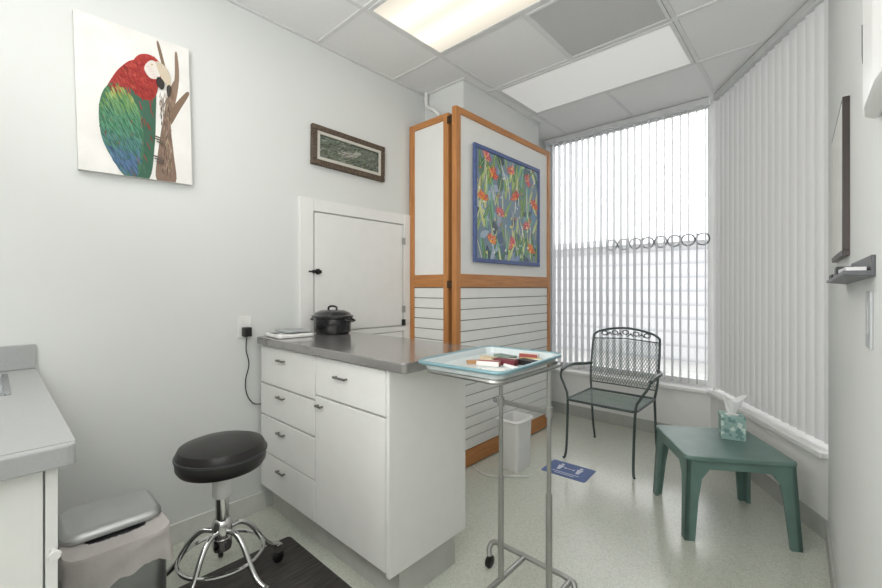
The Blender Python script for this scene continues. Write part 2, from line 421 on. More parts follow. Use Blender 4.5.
body = blob([(.19, .30), (.195, .44), (.24, .56), (.31, .66), (.40, .74), (.52, .79), (.64, .76), (.67, .64), (.66, .46), (.64, .24), (.58, .0), (.40, .0), (.29, .08), (.21, .18)])
head = blob([(.43, .71), (.47, .79), (.53, .845), (.62, .865), (.70, .84), (.74, .775), (.71, .69), (.62, .63), (.50, .64)])
redm = blob([(.23, .54), (.29, .64), (.36, .72), (.46, .79), (.58, .80), (.68, .72), (.68, .62), (.62, .55), (.52, .55), (.42, .60), (.30, .54)])
wing = blob([(.17, .34), (.18, .46), (.23, .56), (.32, .61), (.44, .55), (.52, .42), (.54, .22), (.50, .04), (.45, .0), (.36, .0), (.25, .12), (.19, .22)])
P.append((body, '345E4A')); P.append((redm, 'A52D27')); P.append((head, 'B2312A')); P.append((wing, '3F7050'))
def feathers(poly, n, l, w_, ang, cf, d=10, sp=10):
    c = []; k = 0
    while len(c) < n and k < 20000:
        k += 1; x, y = random.uniform(.1, .78), random.uniform(0.01, .88); a = R(ang)
        dx, dy = l * math.cos(a), l * math.sin(a) * .64
        if inside(x, y, poly) and inside(x + dx, max(.01, y + dy), poly) and inside(x - dx, y - dy, poly): c.append((x, y))
    c.sort(key=lambda q: q[1])
    for x, y in c: P.append((stroke(x, y, l, w_, R(ang + random.uniform(-sp, sp)), .64), jit(cf(x, y + random.uniform(-.04, .04)), d)))
feathers(body, 170, .045, .006, -78, lambda x, y: random.choice(['7E3A32', '35624E', '2F5B46', '3E6A50']) if y < .5 else 'A02C25', 8)
feathers(wing, 320, .042, .0095, -66, lambda x, y: '9A4430' if y > .585 else ('8C9A48' if y > .53 else ('5C8A52' if y > .43 else ('3A7254' if y > .28 else ('376862' if y > .16 else '3C5A78')))), 12, 6)
feathers(wing, 380, .036, .003, -66, lambda x, y: 'B05A44' if y > .585 else ('A9B566' if y > .53 else ('7BA56A' if y > .43 else ('5A9474' if y > .28 else ('54857E' if y > .16 else '58789A')))), 12, 6)
feathers(redm, 280, .022, .0045, -58, lambda x, y: random.choice(['B2362E', 'A42C26', 'BC483C', '8A221E']), 6, 16)
feathers(head, 140, .016, .004, -50, lambda x, y: random.choice(['B8382F', 'AC2E28', 'C24C40']), 6, 22)
P.append((blob([(.565, .745), (.58, .79), (.63, .825), (.685, .818), (.718, .77), (.69, .715), (.615, .70)]), 'E0D8D0'))
for k in range(5): P.append((stroke(.605 + k * .014, .775 - k * .014, .025, .0013, R(20), .64), 'BC6A60'))
P.append((stroke(.635, .797, .010, .008, 0, .64), 'D8C270')); P.append((stroke(.635, .797, .0055, .0045, 0, .64), '14110F'))
P.append((blob([(.67, .822), (.73, .825), (.785, .785), (.81, .71), (.795, .645), (.77, .62), (.765, .68), (.715, .725)]), 'CDBFA9'))
P.append((blob([(.765, .665), (.79, .69), (.81, .67), (.79, .61), (.77, .605)]), '3A332E'))
P.append((blob([(.69, .725), (.735, .71), (.745, .67), (.72, .64), (.68, .66), (.67, .70)]), '2A2421'))
for cx, cy in ((.66, .16), (.67, .30)):
    for k in range(3): P.append((stroke(cx + .012 * k, cy - k * .018, .045, .008, R(-12), .64), jit('5B5048', 6)))
flat('painted_macaw', W_, H_, P, t, frX, .0305)
random.seed(5)
t = thing('framed_picture', 'small rustic wood framed nature picture above the wall door', 'picture', (0.002, .47, 1.985), (R(-.8), 0, 0))
Wf, Hf, e = .565, .245, .035
f = MB().box(0, .03, 0, Wf, 0, e).box(0, .03, 0, Wf, Hf - e, Hf).box(0, .03, 0, e, e, Hf - e).box(0, .03, Wf - e, Wf, e, Hf - e)
fin('frame', f, M['rustic'], t, bevel=.005)
f = MB(); q = .018
f.box(.02, .026, e, Wf - e, e, e + q).box(.02, .026, e, Wf - e, Hf - e - q, Hf - e).box(.02, .026, e, e + q, e + q, Hf - e - q).box(.02, .026, Wf - e - q, Wf - e, e + q, Hf - e - q)
fin('liner', f, mat('liner', 'C9C6BC', .6), t)
P = [([(0, 0), (1, 0), (1, 1), (0, 1)], '6B7268')]
for i in range(320): P.append((stroke(random.random(), random.random(), .03, .008, R(random.uniform(-20, 50)), 2.2), jit(random.choice(['525B4D', '7B8478', '464E40', '949A8E', '5E6656']), 8)))
P.append((blob([(.30, .44), (.40, .36), (.52, .38), (.60, .48), (.56, .58), (.46, .60), (.38, .55)]), '8E8F86'))
P.append((blob([(.54, .54), (.59, .66), (.66, .68), (.67, .62), (.62, .56), (.60, .50)]), 'A4A59C'))
for i in range(60): P.append((stroke(random.uniform(.33, .60), random.uniform(.40, .58), .025, .005, R(random.uniform(0, 40)), 2.2), jit(random.choice(['A9AAA0', '6E7068', 'B8B8B0', '4C4D46']), 8)))
for i in range(60): P.append((stroke(random.uniform(.1, .9), random.uniform(.15, .4), .04, .003, R(random.uniform(50, 120)), 2.2), jit(random.choice(['3E4536', '8C9480', '707A62']), 8)))
flat('print', Wf - 2 * e, Hf - 2 * e, P, t, lambda x, y, d: (d, x + e, y + e), .012)

# ------------------------------------------------------------ folding screen
ZT = 2.44
t = thing('folding_screen', 'tall orange wood framed folding screen with white slatted lower panels', 'screen', (.45, 1.5, 0))
def panel(axis, fixed0, fixed1, a0, a1):
    def bx(mb, a, b, z0, z1, i0=fixed0, i1=fixed1):
        if axis == 'y': mb.box(i0, i1, a, b, z0, z1)
        else: mb.box(a, b, i0, i1, z0, z1)
        return mb
    st = .048
    for a, b in ((a0, a0 + st), (a1 - st, a1)): fin('stile', bx(MB(), a, b, .01, ZT), M['wood'], t, bevel=.004)
    for z0, z1 in ((ZT - .045, ZT), (1.235, 1.325), (.01, .12)): fin('rail', bx(MB(), a0 + st, a1 - st, z0, z1), M['woodh'], t, bevel=.003)
    ins = .01
    fin('upper_board', bx(MB(), a0 + st, a1 - st, 1.325, ZT - .045, fixed0 + ins, fixed1 - ins), M['panel'], t)
    s = bx(MB(), a0 + st, a1 - st, .12, 1.235, fixed0 + .014, fixed1 - .014); z = .125
    for f_ in s.bm.faces: f_.material_index = 1
    while z < 1.21:
        bx(s, a0 + st, a1 - st, z, z + .068, fixed0 + ins - .004, fixed1 - ins + .004); z += .074
    fin('slatted_board', s, [M['panel'], M['gap']], t, bevel=.003)
panel('x', 1.285, 1.325, .015, .405)
panel('y', .48, .52, 1.235, 2.53)
fin('gap_shade_strip', B(.41, .474, 1.33, 1.34, .02, ZT - .03), M['hinge'], t)  # dark strip set behind the panel gap to stand for the shade inside
for z in (.5, 1.23, 2.36):
    fin('hinge', MB().box(.40, .482, 1.278, 1.284, z, z + .05).tube([(.445, 1.276, z), (.445, 1.276, z + .05)], .006), M['hinge'], t)
random.seed(22)
t = thing('floral_painting', 'blue framed painting of red and pink flowers among green leaves', 'painting', (.522, 1.405, 1.41), (0, 0, 0))
Wf, Hf, e = .90, .825, .030
f = MB().box(0, .022, 0, Wf, 0, e).box(0, .022, 0, Wf, Hf - e, Hf).box(0, .022, 0, e, e, Hf - e).box(0, .022, Wf - e, Wf, e, Hf - e)
fin('frame', f, M['blueframe'], t, bevel=.005)
P = [([(0, 0), (1, 0), (1, 1), (0, 1)], '7E91A2')]
for i in range(70): P.append((stroke(random.random(), random.random(), random.uniform(.05, .10), random.uniform(.02, .05), R(random.uniform(0, 180))), jit(random.choice(['5A7089', '7C97B4', '5C7C6E', '94ABC2', '4A5862', 'A8BDCE']), 12)))
for i in range(100):
    x, y, a = random.random(), random.random(), random.choice([65, 110, 80, 95]) + random.uniform(-18, 18); l = random.uniform(.08, .14); h = random.choice(['5E8A4C', '7FA055', 'A5B865', '4A7A50', '6AA68A', 'D2D594'])
    P.append((stroke(x, y, l, l * .15, R(a)), jit(h, 12))); P.append((stroke(x, y, l * .9, .002, R(a)), jit('DDE2B4', 10)))
for i in range(40):
    x = random.random(); y = random.random() * .9
    P.append((stroke(x, y, random.uniform(.08, .15), .005, R(random.uniform(65, 115))), jit(random.choice(['E4E2C0', 'F0EEE2', 'CDD58C']), 8)))
for x, y, a in ((.22, .80, 50), (.60, .64, 120), (.33, .44, 70), (.78, .86, 30), (.80, .36, 110), (.2, .17, 60), (.55, .16, 140), (.52, .88, 100), (.08, .55, 80), (.92, .6, 70), (.86, .12, 70), (.12, .95, 40)):
    hh = random.choice([['C8402F', 'D65A3A', 'B6352F'], ['D2606A', 'E08A8A', 'C24A54'], ['D9542F', 'E8843F', 'C8402F']])
    for k in range(7):
        aa = R(a + (k - 3) * 25); l = random.uniform(.036, .058)
        P.append((stroke(x + l * .8 * math.cos(aa), y + l * .8 * math.sin(aa), l, .017, aa), jit(random.choice(hh), 10)))
        P.append((stroke(x + l * .8 * math.cos(aa), y + l * .8 * math.sin(aa), l * .7, .003, aa), jit('F0B090', 10)))
    P.append((stroke(x, y, .016, .014, R(a)), jit('EBB447')))
for i in range(50): P.append((stroke(random.random(), random.random(), .016, .009, R(random.uniform(0, 180))), random.choice(['F2F0E8', 'EEDB66', 'E0704A', 'C9D5EA', 'F0E07A'])))
flat('print', Wf - 2 * e, Hf - 2 * e, P, t, lambda x, y, d: (d, x + e, y + e), .012)

# ------------------------------------------------------------ wall access door
t = thing('door_1', None, None, (0, .84, .3), kind='structure')
fin('casing', MB().box(0, .022, .395, .485, .3, 1.775).box(0, .022, 1.225, 1.29, .3, 1.775).box(0, .022, .485, 1.225, 1.70, 1.775).box(0, .022, .485, 1.225, .915, .95), M['trimw'], t, bevel=.003)
fin('door_panel', B(.0, .018, .494, 1.216, .958, 1.692), M['trimw'], t, bevel=.003)
fin('lower_panel', B(.0, .018, .66, 1.216, .3, .91), M['trimw'], t, bevel=.003)
fin('latch', MB().box(.022, .028, .45, .50, 1.325, 1.335).box(.022, .032, .475, .535, 1.320, 1.340).box(.022, .047, .50, .512, 1.313, 1.347), M['black'], t, bevel=.002)
for z in (1.05, 1.55): fin('hinge', MB().box(.022, .03, 1.205, 1.232, z, z + .05), M['satin'], t)
fin('catch', MB().box(.022, .04, 1.20, 1.225, .955, 1.0), M['black'], t, bevel=.002)
fin('pipe', MB().tube(spl([(.05, 1.43, 2.735), (.05, 1.43, 2.68), (.07, 1.42, 2.62), (.16, 1.40, 2.56), (.22, 1.40, 2.5)]), .014, 10), M['white'], smooth=True,
    label='short white bent pipe in the ceiling corner above the screen', cat='pipe')
t = thing('power_outlet', 'white wall outlet beside the grey exam counter', 'outlet', (0, .085, .98))
fin('plate', B(0, .006, .05, .12, .965, 1.08), M['white'], t, bevel=.002)
fin('sockets', MB().box(.006, .008, .07, .10, 1.03, 1.065), M['trimw'], t)
t = thing('charger', 'black plug and thin black wire hanging from the wall outlet', 'charger', (0.01, .09, .6))
fin('plug', B(.007, .05, .065, .105, .97, 1.02), M['black'], t, bevel=.005)
fin('cable', MB().tube(spl([(.03, .085, .97), (.032, .08, .9), (.02, .10, .82), (.015, .085, .74), (.016, .09, .66), (.016, .13, .60), (.016, .2, .59)]), .003, 6), M['black'], t, smooth=True)

# ------------------------------------------------------------ exam counter
def pull(xc, y, z, parent, l=.075):
    fin('handle', MB().box(xc - l / 2, xc + l / 2, y - .020, y - .014, z - .005, z + .005).box(xc - l / 2 + .004, xc - l / 2 + .012, y - .016, y, z - .004, z + .004).box(xc + l / 2 - .012, xc + l / 2 - .004, y - .016, y, z - .004, z + .004), M['nickel'], parent, bevel=.002)
t = thing('drawer_cabinet', 'white cabinet with four stacked drawers, against the wall', 'cabinet', (.3, .4, 0))
fin('body', B(.022, .586, .18, .61, .15, .925), M['lam'], t)
fin('plinth', B(.022, .586, .23, .60, 0, .15), M['covet'], t)
for z0, z1 in ((.72, .918), (.55, .712), (.352, .542), (.158, .344)):
    d = fin('drawer', B(.03, .584, .161, .179, z0, z1), M['lam'], t, bevel=.002)
    pull(.27, .161, (z0 + z1) / 2 + .04, d)
t = thing('base_cabinet', 'white cabinet with one drawer over a door, at the free end of the exam counter', 'cabinet', (.85, .4, 0))
fin('body', B(.588, 1.085, .18, .61, .15, .925), M['lam'], t)
fin('end_panel', B(1.085, 1.102, .165, .615, .14, .925), M['lam'], t, bevel=.001)
fin('plinth', B(.588, 1.085, .23, .56, 0, .15), M['covet'], t)
d = fin('drawer', B(.59, 1.083, .161, .179, .745, .918), M['lam'], t, bevel=.002); pull(.80, .161, .85, d, .09)
d = fin('door', B(.59, 1.083, .161, .179, .158, .737), M['lam'], t, bevel=.002); pull(.635, .161, .70, d, .05)
t = fin('worktop', MB().rrect(.024, 1.215, .135, .65, .927, .965, .02), M['top'], bevel=.004, label='grey exam counter top projecting from the wall under the black pot', cat='worktop')

px, py, pz = .18, .515, .966
t = thing('roasting_pot', 'black speckled enamel roasting pot with lid on the exam counter', 'pot', (px, py, pz), (0, 0, R(15)))
fin('body', MB().lathe([(0, 0), (.088, 0), (.10, .012), (.105, .085), (.114, .092), (.114, .097)], seg=40, sx=1.1, sy=.95), M['enamel'], t, smooth=True)
l = fin('lid', MB().lathe([(.116, .098), (.116, .104), (.104, .108), (.096, .120), (.065, .134), (0, .138)], seg=40, sx=1.1, sy=.95), M['enamel'], t, smooth=True)
fin('knob', MB().tube(spl([(-.032, 0, .132), (-.028, 0, .152), (0, 0, .158), (.028, 0, .152), (.032, 0, .132)]), .006), M['enamel'], l, smooth=True)
for s in (-1, 1):
    fin('handle', MB().tube(spl([(s * .11, -.035, .085), (s * .140, -.03, .078), (s * .144, 0, .075), (s * .140, .03, .078), (s * .11, .035, .085)]), .006), M['enamel'], t, smooth=True)
t = thing('weighing_scale', 'flat white and grey weighing scale beside the black pot', 'scale', (.14, .27, .966), (0, 0, R(-4)))
fin('base', MB().rrect(-.10, .10, -.10, .10, 0, .020, .02), M['white'], t, bevel=.006)
fin('platform_post', MB().lathe([(.06, .019), (.06, .026)]), M['greyp'], t)
fin('platform', MB().rrect(-.09, .09, -.055, .093, .026, .033, .02), M['midgrey'], t, bevel=.002)
fin('display', MB().box(-.05, .03, -.092, -.068, .0195, .0215), M['darkgrey'], t)

# ------------------------------------------------------------ left sink counter
XF = 1.14
t = thing('sink_cabinet', 'white base cabinet at the left edge under the grey sink counter', 'cabinet', (.55, -1.4, 0))
fin('body', B(.015, XF - .04, -2.4, -.745, .12, .87), M['lam'], t)
fin('plinth', B(.015, XF - .1, -2.4, -.76, 0, .12), M['covet'], t)
es = fin('end_stile', B(XF - .04, XF - .018, -.764, -.745, .12, .87), M['lam'], t, bevel=.001)
fin('knob', MB().tube([(XF - .02, -.752, .69), (XF + .004, -.752, .69), (XF + .006, -.752, .69), (XF + .012, -.752, .69)], [.006, .005, .011, .009], 12), M['white'], es, smooth=True)
for i in range(3):
    y1 = -.767 - i * .5
    d = fin('door', B(XF - .04, XF - .018, y1 - .495, y1, .13, .86), M['lam'], t, bevel=.002)
    hy = y1 - .455
    fin('handle', MB().tube(spl([(XF - .02, hy, .60), (XF + .012, hy, .61), (XF + .012, hy, .69), (XF - .02, hy, .70)]), .006), M['white'], d, smooth=True)
w = MB(); sx0, sx1, sy0, sy1 = .12, .52, -1.3, -.81
w.box(.002, XF + .01, sy1, -.72, .875, .915); w.box(.002, XF + .01, -2.4, sy0, .875, .915); w.box(.002, sx0, sy0, sy1, .875, .915); w.box(sx1, XF + .01, sy0, sy1, .875, .915)
t = thing('sink_worktop', 'light grey laminate counter top with built in sink at the left edge', 'worktop', (.55, -1.4, .87))
fin('top', w, M['topl'], t)
fin('edge_nosing', MB().prism([(XF + .01, -2.4), (XF + .032, -2.4), (XF + .032, -.735), (XF + .028, -.725), (XF + .018, -.72), (XF + .01, -.72)], .872, .915), M['topl'], t, bevel=.004)
fin('backsplash', B(.002, .02, -2.4, -.72, .915, 1.01), M['topl'], t, bevel=.003)
s = MB(); s.box(sx0 - .012, sx1 + .012, sy1 - .002, sy1 + .012, .915, .919).box(sx0 - .012, sx1 + .012, sy0 - .012, sy0 + .002, .915, .919).box(sx0 - .012, sx0 + .002, sy0, sy1, .915, .919).box(sx1 - .002, sx1 + .012, sy0, sy1, .915, .919)
s.box(sx0 + .001, sx0 + .004, sy0 + .002, sy1 - .002, .877, .915).box(sx1 - .004, sx1 - .001, sy0 + .002, sy1 - .002, .877, .915).box(sx0, sx1, sy0 + .001, sy0 + .004, .877, .915).box(sx0, sx1, sy1 - .004, sy1 - .001, .877, .915).box(sx0 + .004, sx1 - .004, sy0 + .004, sy1 - .004, .874, .878)
fin('sink', s, M['steel'], t, label='stainless steel sink')

# ------------------------------------------------------------ step bin
t = thing('step_bin', 'brushed steel step bin with its lid closed beside the stool', 'bin', (.56, -.555, 0))
x0, x1, y0, y1 = .40, .73, -.695, -.445
fin('body', MB().prism(rr(x0, x1, y0, y1, .05, 8), .03, .45), M['steeld'], t, smooth=True)
fin('base_ring', MB().prism(rr(x0 - .004, x1 + .004, y0 - .004, y1 + .004, .05, 8), 0, .03), M['black'], t, smooth=True)
def loops(s, L):
    rs = [[s.bm.verts.new((x, y, z)) for x, y in p] for p, z in L]; n = len(rs[0])
    for a, b in zip(rs, rs[1:]):
        for i in range(n): s.bm.faces.new((a[i], a[(i + 1) % n], b[(i + 1) % n], b[i]))
    s.bm.faces.new(rs[-1])
    return rs
l = MB(); xl = x1 - .09
L_ = []
for ins, z in ((0, .458), (0, .470), (.003, .474), (.014, .481), (.017, .481), (.024, .479), (.045, .481), (.08, .482)):
    L_.append((rr(x0 - .006 + ins, xl - ins, y0 - .006 + ins, y1 + .006 - ins, max(.010, .045 - ins * .4), 8), z))
rs = loops(l, L_); l.bm.faces.new(rs[0][::-1])
fin('lid', l, M['steelm'], t, smooth=True)
fin('pedal', MB().box(x1, x1 + .05, -.61, -.52, .02, .035), M['black'], t, bevel=.004)
random.seed(3)
s = MB(); ring = rr(x0 - .005, x1 + .005, y0 - .005, y1 + .005, .052, 20); N = len(ring)
per = [0]
for i in range(N): per.append(per[-1] + math.dist(ring[i], ring[(i + 1) % N]))
NN = 110; pts = []; j = 0
for k in range(NN):
    d_ = per[-1] * k / NN
    while per[j + 1] < d_: j += 1
    f_ = (d_ - per[j]) / max(1e-9, per[j + 1] - per[j]); a_, b_ = ring[j], ring[(j + 1) % N]
    pts.append((a_[0] + (b_[0] - a_[0]) * f_, a_[1] + (b_[1] - a_[1]) * f_))
ring = pts; N = NN; rows = []
ph = [random.uniform(-1, 1) for _ in range(N)]; ph = [(ph[i - 2] + 2 * ph[i - 1] + 3 * ph[i] + 2 * ph[(i + 1) % N] + ph[(i + 2) % N]) / 6 for i in range(N)]
for j in range(15):
    row = []
    for i, (x, y) in enumerate(ring):
        q = j / 14; cx, cy = (x0 + x1) / 2, (y0 + y1) / 2
        k = 1.014 + q * (.025 + ph[i] * .07) + .008 * math.sin(i * .31 + j * .6) * min(1, j)
        back = max(0, min(1, (x1 - x) / (x1 - x0)))
        depth = .10 - .05 * back + .018 * math.sin(i * .23) + .016 * ph[i]
        z = .456 - depth * q - (.0015 * random.random())
        row.append(s.bm.verts.new((cx + (x - cx) * k, cy + (y - cy) * k, z)))
    rows.append(row)
for a, b in zip(rows, rows[1:]):
    for i in range(N): s.bm.faces.new((a[i], a[(i + 1) % N], b[(i + 1) % N], b[i]))
prev = rows[0]
for kk in (.93, .8, .6):
    inner = [s.bm.verts.new(((x0 + x1) / 2 + (x - (x0 + x1) / 2) * kk, (y0 + y1) / 2 + (y - (y0 + y1) / 2) * kk, .455 + random.uniform(-.002, .002))) for x, y in ring]
    for i in range(N): s.bm.faces.new((prev[i], prev[(i + 1) % N], inner[(i + 1) % N], inner[i]))
    prev = inner
fin('bin_liner', s, M['bag'], smooth=True, label='crumpled translucent plastic bag folded over the rim of the steel bin', cat='bin bag')

# ------------------------------------------------------------ stool
t = thing('stool', 'round black vinyl stool on chrome caster legs', 'stool', (.497, -.205, .004), (0, 0, R(18)))
fin('seat', MB().lathe([(0, .500), (.13, .500), (.153, .505), (.163, .520), (.166, .548), (.164, .575), (.154, .594), (.124, .605), (.06, .610), (0, .611)], seg=48), M['blackv'], t, smooth=True)
fin('seat_band', MB().lathe([(.164, .555), (.1695, .557), (.1695, .565), (.164, .567)], seg=48), M['darkgrey'], t, smooth=True)
fin('seat_plate', MB().lathe([(.07, .485), (.09, .500)]), M['greyp'], t, smooth=True)
fin('column', MB().lathe([(.034, .17), (.038, .185), (.038, .275), (.032, .29), (.024, .295), (.024, .39), (.018, .395), (.014, .40), (.014, .487)], seg=24), M['chrome'], t, smooth=True)
fin('hub', MB().lathe([(.030, .38), (.036, .39), (.036, .455), (.030, .485)], seg=24), M['white'], t, smooth=True)
for k in range(5):
    a = 2 * PI * k / 5; c, s_ = math.cos(a), math.sin(a); q = .235
    lg = fin('leg', MB().tube(spl([(c * .03, s_ * .03, .245), (c * .075, s_ * .075, .248), (c * .12, s_ * .12, .21), (c * .165, s_ * .165, .135), (c * .20, s_ * .20, .095), (c * q, s_ * q, .080)]), .0105, 10), M['chrome'], t, smooth=True)
    cs = MB().wheel((c * q, s_ * q, .025), .025, .022, (-s_, c, 0)); fin('caster', cs, M['black'], lg, smooth=True)
    fin('fork', MB().box(c * q - .014, c * q + .014, s_ * q - .014, s_ * q + .014, .045, .082), M['chrome'], lg, bevel=.003)
fin('foot_ring', MB().tube([(.155 * math.cos(i * PI / 20), .155 * math.sin(i * PI / 20), .150) for i in range(40)], .0075, 8, True), M['chrome'], t, smooth=True)

fin('floor_mat', MB().rrect(.35, 1.12, -.85, .16, 0, .003, .02), M['mat'], label='dark charcoal streaked mat on the floor in front of the exam counter', cat='mat')

# ------------------------------------------------------------ instrument stand + tray
t = thing('instrument_stand', 'tall metal instrument stand with two poles on casters', 'stand', (1.43, .40, 0), (0, 0, 0))
f = MB(); f.tube([(x, y, .946) for x, y in rr(-.15, .15, -.22, .19, .03, 4)], .008, 8, True)
fin('tray_frame', f, M['satin'], t, smooth=True)
for i, x in enumerate((-.057, .147)):
    fin('pole', MB().tube([(x, .10, .10), (x, .10, .50)], .0115, 14), M['satin'], t, smooth=True)
    fin('upper_pole', MB().tube([(x, .10, .50), (x, .10, .945)], .008, 12), M['satin'], t, smooth=True)
fin('cross_bar', MB().box(-.07, .16, .092, .108, .782, .797).lathe([(.0135, .772), (.0135, .808)], -.057, .10).lathe([(.0135, .772), (.0135, .808)], .147, .10), M['satin'], t, bevel=.002)
fin('knob', MB().wheel((-.08, .10, .79), .009, .02, 'x'), M['greyp'], t, smooth=True)
for sg, yb in ((1, .275), (-1, -.275)):
    fin('base_hoop', MB().tube(spl([(-.215, yb - sg * .03, .048), (-.225, yb - sg * .02, .075), (-.215, yb - sg * .004, .098), (-.18, yb, .104), (-.1, yb, .104), (.05, yb, .104), (.12, yb, .104), (.16, yb - sg * .004, .098), (.172, yb - sg * .02, .075), (.165, yb - sg * .03, .048)], 5), .0115, 10), M['satin'], t, smooth=True)
    for x in (-.215, .165):
        c = MB().wheel((x, yb - sg * .03, .027), .027, .02, 'x'); fin('caster', c, M['black'], t, smooth=True)
for x in (-.057, .147):
    fin('base_rail', MB().tube([(x, -.275, .10), (x, .275, .10)], .0105, 10), M['satin'], t, smooth=True)
t = thing('instrument_tray', 'pale rectangular tray with a blue rim on top of the instrument stand', 'tray', (1.42, .38, .955), (0, 0, R(4)))
s = MB(); hx_, hy_ = .170, .228
outer = rr(-hx_, hx_, -hy_, hy_, .04, 6); mid = rr(-hx_ + .012, hx_ - .012, -hy_ + .012, hy_ - .012, .035, 6); low = rr(-hx_ + .02, hx_ - .02, -hy_ + .02, hy_ - .02, .03, 6)
rs = loops(s, [(low, 0), (mid, .02), (outer, .022), (outer, .026), (mid, .026), (low, .004)]); s.bm.faces.new(rs[0][::-1])
fin('pan', s, M['traym'], t, smooth=True)
fin('rim', MB().tube([(x, y, .024) for x, y in outer], .0065, 8, True), M['traye'], t, smooth=True)
zt = .9595
def lil(label, x, y, w_, d_, h_, a, col, col2=None, group=None, zz=0, nm='medicine_box', cat='package'):
    r = R(4); X = 1.42 + x * math.cos(r) - y * math.sin(r); Y = .38 + x * math.sin(r) + y * math.cos(r)
    t = thing(nm, label, cat, (X, Y, zt + zz), (0, 0, R(a)), group)
    fin('carton' if nm == 'medicine_box' else 'body', B(-w_ / 2, w_ / 2, -d_ / 2, d_ / 2, 0, h_), mat('c' + col, col, .5), t, bevel=.0015)
    if col2: fin('printed_band', B(-w_ / 2 - .0004, w_ / 2 + .0004, -d_ * .28, d_ * .28, -.0 + .0005, h_ + .0004), mat('b' + col2, col2, .5), t)
lil('white box with red band at the near end of the tray items', .01, -.045, .08, .036, .016, 20, 'E6E2DC', '9A3A38')
lil('maroon box in the middle of the tray', .05, .005, .08, .034, .020, 8, '6E2A34')
lil('black case at the right of the tray', .11, .05, .07, .042, .018, -10, '1E1D1E')
lil('yellow and white box beside the black case', .095, .105, .075, .03, .014, 20, 'E9E5D8', 'C4AC54')
lil('grey-green flat packet at the wall side of the tray', -.03, .14, .09, .04, .009, -12, '76877C')
lil('small dull red carton at the far end of the tray', .06, .165, .07, .03, .020, 10, '9E4E46', 'EDE7E0')
lil('small white card lying alone on the near half of the tray', .07, -.11, .075, .05, .003, 40, 'F1F0EC')
lil('beige box between maroon box and wall-side tray rim', -.04, .035, .06, .034, .016, -5, 'C9B79A')
lil('thin white marker pen lying in front of the maroon box', .10, -.04, .09, .009, .009, -20, 'EFEFED', None, nm='marker_pen', cat='pen')
lil('thin dark green packet behind the maroon box', .035, .065, .075, .026, .012, 24, '33483F', 'DAD8C8')
lil('tiny tan carton by the red-banded white box', -.055, -.05, .04, .025, .012, 50, 'B58C64')

# ------------------------------------------------------------ floor things near screen
t = thing('waste_bin', 'small white plastic bin standing by the screen', 'bin', (.74, 1.60, 0), (0, 0, 0))
s = MB(); rs = loops(s, [(rr(-.07, .07, -.085, .085, .02), 0), (rr(-.082, .082, -.10, .10, .025), .33), (rr(-.088, .088, -.106, .106, .028), .33), (rr(-.088, .088, -.106, .106, .028), .345), (rr(-.078, .078, -.096, .096, .022), .345), (rr(-.066, .066, -.08, .08, .02), .01)]); s.bm.faces.new(rs[0][::-1])
fin('bucket', s, M['white'], t, smooth=True)
fin('liner_edge', MB().tube([(x, y, .335) for x, y in rr(-.09, .09, -.108, .108, .03)], .006, 6, True), M['white'], t, smooth=True)
fin('white_cable', MB().tube(spl([(.53, 1.40, .006), (.62, 1.36, .006), (.72, 1.36, .006), (.80, 1.44, .006), (.90, 1.52, .006)]), .005, 6), M['white'], smooth=True, label='thin white cable lying on the floor by the screen', cat='cable')
t = thing('floor_sticker', 'blue rectangular floor sticker with white figures near the chair', 'sticker', (1.04, 1.79, 0), (0, 0, R(3)))
fin('backing', MB().rrect(-.15, .15, -.11, .11, 0, .0015, .015), mat('sticker_blue', '4C659C', .5), t)
s = MB()
def disc(s, x, y, a, b, z=.0018, n=14): s.face([(x + a * math.cos(2 * PI * k / n), y + b * math.sin(2 * PI * k / n), z) for k in range(n)])
for cx in (-.065, .065):
    disc(s, cx, .066, .012, .013)
    s.face([(cx - .020, .048, .0018), (cx - .014, .012, .0018), (cx - .010, -.024, .0018), (cx + .010, -.024, .0018), (cx + .014, .012, .0018), (cx + .020, .048, .0018)])
s.face([(-.028, .016, .0018), (.028, .016, .0018), (.028, .023, .0018), (-.028, .023, .0018)])
for xa, sg in ((-.040, 1), (.040, -1)): s.face([(xa, .0195, .0018), (xa + sg * .014, .033, .0018), (xa + sg * .014, .006, .0018)])
s.face([(-.09, -.058, .0018), (.09, -.058, .0018), (.09, -.050, .0018), (-.09, -.050, .0018)])
s.face([(-.065, -.080, .0018), (.065, -.080, .0018), (.065, -.073, .0018), (-.065, -.073, .0018)])
fin('print', s, mat('sticker_print', 'D2D8E6', .5), t)

# ------------------------------------------------------------ patio chair
t = thing('armchair', 'grey green wrought iron mesh armchair in front of the bright window', 'chair', (1.165, 2.22, 0), (0, 0, R(0)))
I = M['iron']; rt = .0088
def backy(z): return .215 + (z - .42) * .20
for s_ in (-1, 1):
    fin('leg', MB().tube(spl([(s_ * .245, -.265, .006), (s_ * .235, -.25, .02), (s_ * .23, -.235, .12), (s_ * .235, -.21, .42), (s_ * .26, -.20, .50), (s_ * .30, -.185, .57), (s_ * .31, -.15, .612)]), rt, 8), I, t, smooth=True)
    fin('leg', MB().tube(spl([(s_ * .245, .30, .006), (s_ * .235, .285, .02), (s_ * .235, .25, .15), (s_ * .235, .215, .42)]), rt, 8), I, t, smooth=True)
    fin('arm', MB().tube(spl([(s_ * .31, -.15, .612), (s_ * .315, -.05, .63), (s_ * .31, .08, .63), (s_ * .28, .19, .62), (s_ * .25, backy(.62), .62)]), .013, 8), I, t, smooth=True)
fin('seat_frame', MB().tube([(x, y, .42) for x, y in rr(-.24, .24, -.23, .22, .04, 5)], rt, 8, True), I, t, smooth=True)
